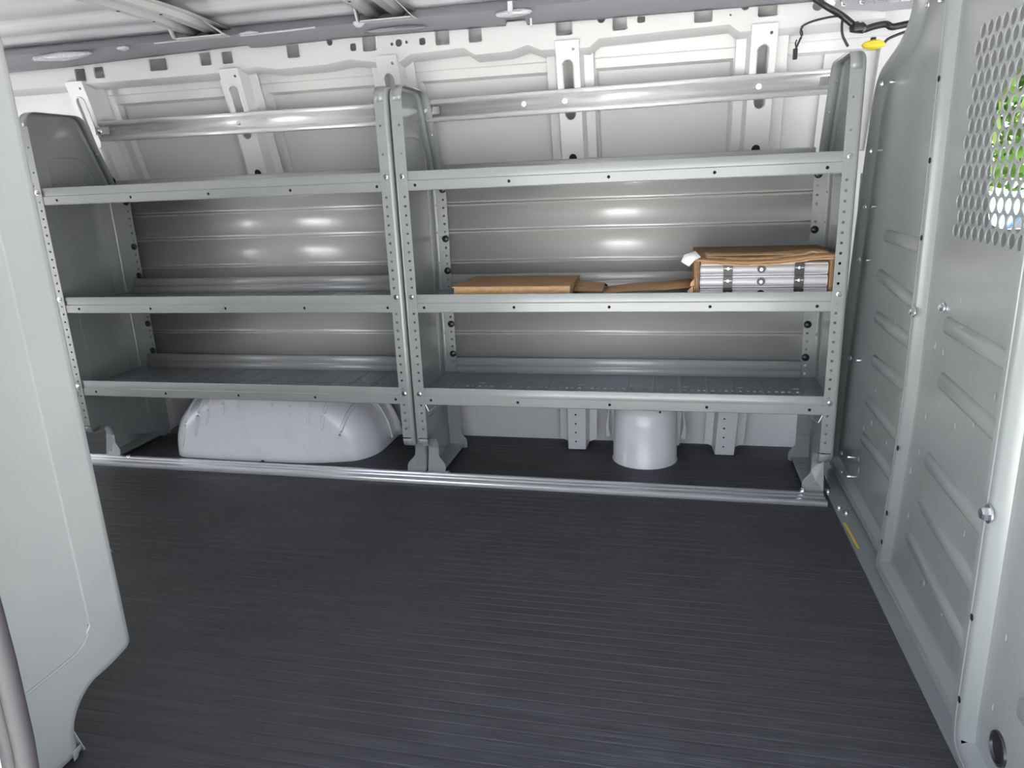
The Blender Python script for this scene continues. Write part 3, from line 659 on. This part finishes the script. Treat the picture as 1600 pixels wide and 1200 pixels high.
# ------------------------------------------------------------------ wiring at the top right
t = thing('wiring_harness', 'black wiring harness hanging at the top right corner of the far wall', 'cable', (1.3, .24, 1.42))
yC = .225
def cab_(path, r, name='cable', m=M_black, seg=8):
    P = [Vector(p) for p in path]; out = []
    for i in range(len(P)-1):      # Catmull-Rom
        p0, p1, p2, p3 = P[max(i-1, 0)], P[i], P[i+1], P[min(i+2, len(P)-1)]
        for k in range(6):
            s_ = k/6; out.append(.5*((2*p1)+(p2-p0)*s_+(2*p0-5*p1+4*p2-p3)*s_*s_+(3*p1-p0-3*p2+p3)*s_**3))
    out.append(P[-1]); return MB().tube(out, r, seg).build(name, m, t, 60)
cab_([(1.15, yC, 1.535), (1.195, yC, 1.497), (1.23, yC-.01, 1.470), (1.27, yC, 1.447), (1.305, yC, 1.418), (1.325, yC, 1.405), (1.36, yC, 1.412), (1.39, yC, 1.415), (1.405, yC-.01, 1.405), (1.44, yC, 1.41), (1.52, yC, 1.42)], .0095, 'main_loom')
cab_([(1.268, yC, 1.447), (1.235, yC, 1.446), (1.185, yC-.005, 1.437), (1.160, yC, 1.425), (1.163, yC, 1.405), (1.155, yC, 1.385), (1.147, yC, 1.365)], .0032, 'branch_wire')
cab_([(1.163, yC, 1.425), (1.157, yC-.004, 1.415), (1.162, yC, 1.402)], .003, 'branch_wire')
cab_([(1.272, yC, 1.445), (1.271, yC-.004, 1.415), (1.276, yC-.005, 1.390), (1.292, yC-.005, 1.362)], .0038, 'branch_wire')
MB().box(1.140, 1.153, yC-.006, yC+.006, 1.338, 1.368).build('connector', M_black, t, bevel=.002)
cab_([(1.150, yC, 1.366), (1.146, yC, 1.382), (1.149, yC, 1.392)], .0022, 'branch_wire')
blob(t, 1.315, yC-.004, 1.410, .022, .014, .012, 'tape_knot', M_black, 12)
blob(t, 1.232, yC-.004, 1.485, .016, .012, .012, 'clip', M_wrap, 13)
blob(t, 1.360, yC-.01, 1.361, .030, .012, .010, 'yellow_tape', M_yellow, 14)
MB().box(1.352, 1.366, yC-.01, yC+.004, 1.372, 1.382).build('connector', M_black, t, bevel=.002)
cab_([(1.388, yC, 1.362), (1.40, yC, 1.375), (1.425, yC, 1.385), (1.46, yC, 1.395)], .004, 'branch_wire')

# ------------------------------------------------------------------ door seal at the left of the opening
t = thing('door_seal', 'grey rubber weatherstrip on the door opening edge, bottom left corner', 'weatherstrip', (-.03, -1.61, 0))
P = [(-.075, -1.612, -.05), (-.055, -1.612, .10), (-.042, -1.612, .22), (-.031, -1.612, .33), (-.026, -1.612, .45), (-.026, -1.612, .60), (-.03, -1.612, 1.0), (-.035, -1.612, 1.40)]
MB().tube(P, .013, 12).build('bulb', M_rubber, t, 60)
MB().tube([(x-.021, yy-.004, z) for x, yy, z in P], .011, 10).build('lip', M_rubber, t, 60)
MB().tube([(x-.036, yy-.004, z) for x, yy, z in P], .007, 10).build('edge', M_rubber, t, 60)

# ------------------------------------------------------------------ outside, seen through the perforated window
def tree(label, x, yy, h, r, seed, n=6000):
    t = thing('tree', label, 'tree', (x, yy, -.72), 'trees beyond the van'); rnd = random.Random(seed)
    MB().tube([(x, yy, -.72), (x+.1, yy, h*.3), (x, yy+.1, h*.6)], [.16, .12, .07], 10).build('trunk', M_bark, t)
    b = MB()
    for k in range(n):
        while True:
            q = Vector((rnd.uniform(-1, 1), rnd.uniform(-1, 1), rnd.uniform(-1, 1)))
            if .45 < q.length < 1: break
        q *= 1+.15*math.sin(5*q.x+3*q.z+seed)
        p = Vector((x+q.x*r, yy+q.y*r, h*.55+q.z*h*.48)); s_ = rnd.uniform(.10, .20)
        a = Vector((rnd.gauss(0, 1), rnd.gauss(0, 1), rnd.gauss(0, 1))).normalized(); c = a.orthogonal().normalized()*s_*.5; a *= s_
        b.add([p-a, p+c, p+a, p-c], [(0, 1, 2, 3)])
    o = b.build('foliage', M_leaf, t, 0); o['kind'] = 'stuff'
tree('leafy green tree beyond the perforated window, left of the two', 5.2, 11.5, 5.4, 2.4, 3)
tree('leafy green tree beyond the perforated window, right of the two', 10.6, 13.6, 6.2, 2.6, 5)
def car(label, x, yy, m, rot):
    t = thing('car', label, 'car', (x, yy, -.72), 'parked cars beyond the van')
    R_ = Matrix.Rotation(rot, 3, 'Z')
    G = lambda p: tuple(R_ @ Vector((p[0], p[1], p[2])) + Vector((x, yy, -.72)))
    body = rounded([(-2.1, .35), (2.1, .35), (2.15, .75), (1.1, .95), (.55, 1.42), (-1.2, 1.45), (-1.9, 1.0), (-2.15, .85)], .12)
    MB().plate(body, [], -.85, .85, lambda u, v, w_: G((u, w_*(1-.12*max(0, v-.9)), v))).build('body', m, t, bevel=.03)
    win = [(-1.55, 1.0), (.85, .98), (.45, 1.33), (-1.15, 1.36)]
    for s_ in (-1, 1): MB().plate(rounded(win, .05), [], -.01, .01, lambda u, v, w_: G((u, s_*.845+w_, v))).build('side_window', M_glass, t)
    for u in (-1.35, 1.35):
        for s_ in (-.80, .80):
            MB().lathe([(0, -.1), (.30, -.1), (.33, -.06), (.33, .06), (.30, .1), (0, .1)], G((u, s_, .33)), R_ @ Vector((0, 1, 0)), 24).build('wheel', M_tyre, t)
car('pale blue parked car seen through the perforated window', 4.6, 5.4, M_carp, .15)
car('orange parked car seen low through the perforated window', 10.0, 7.6, M_caro, -.3)
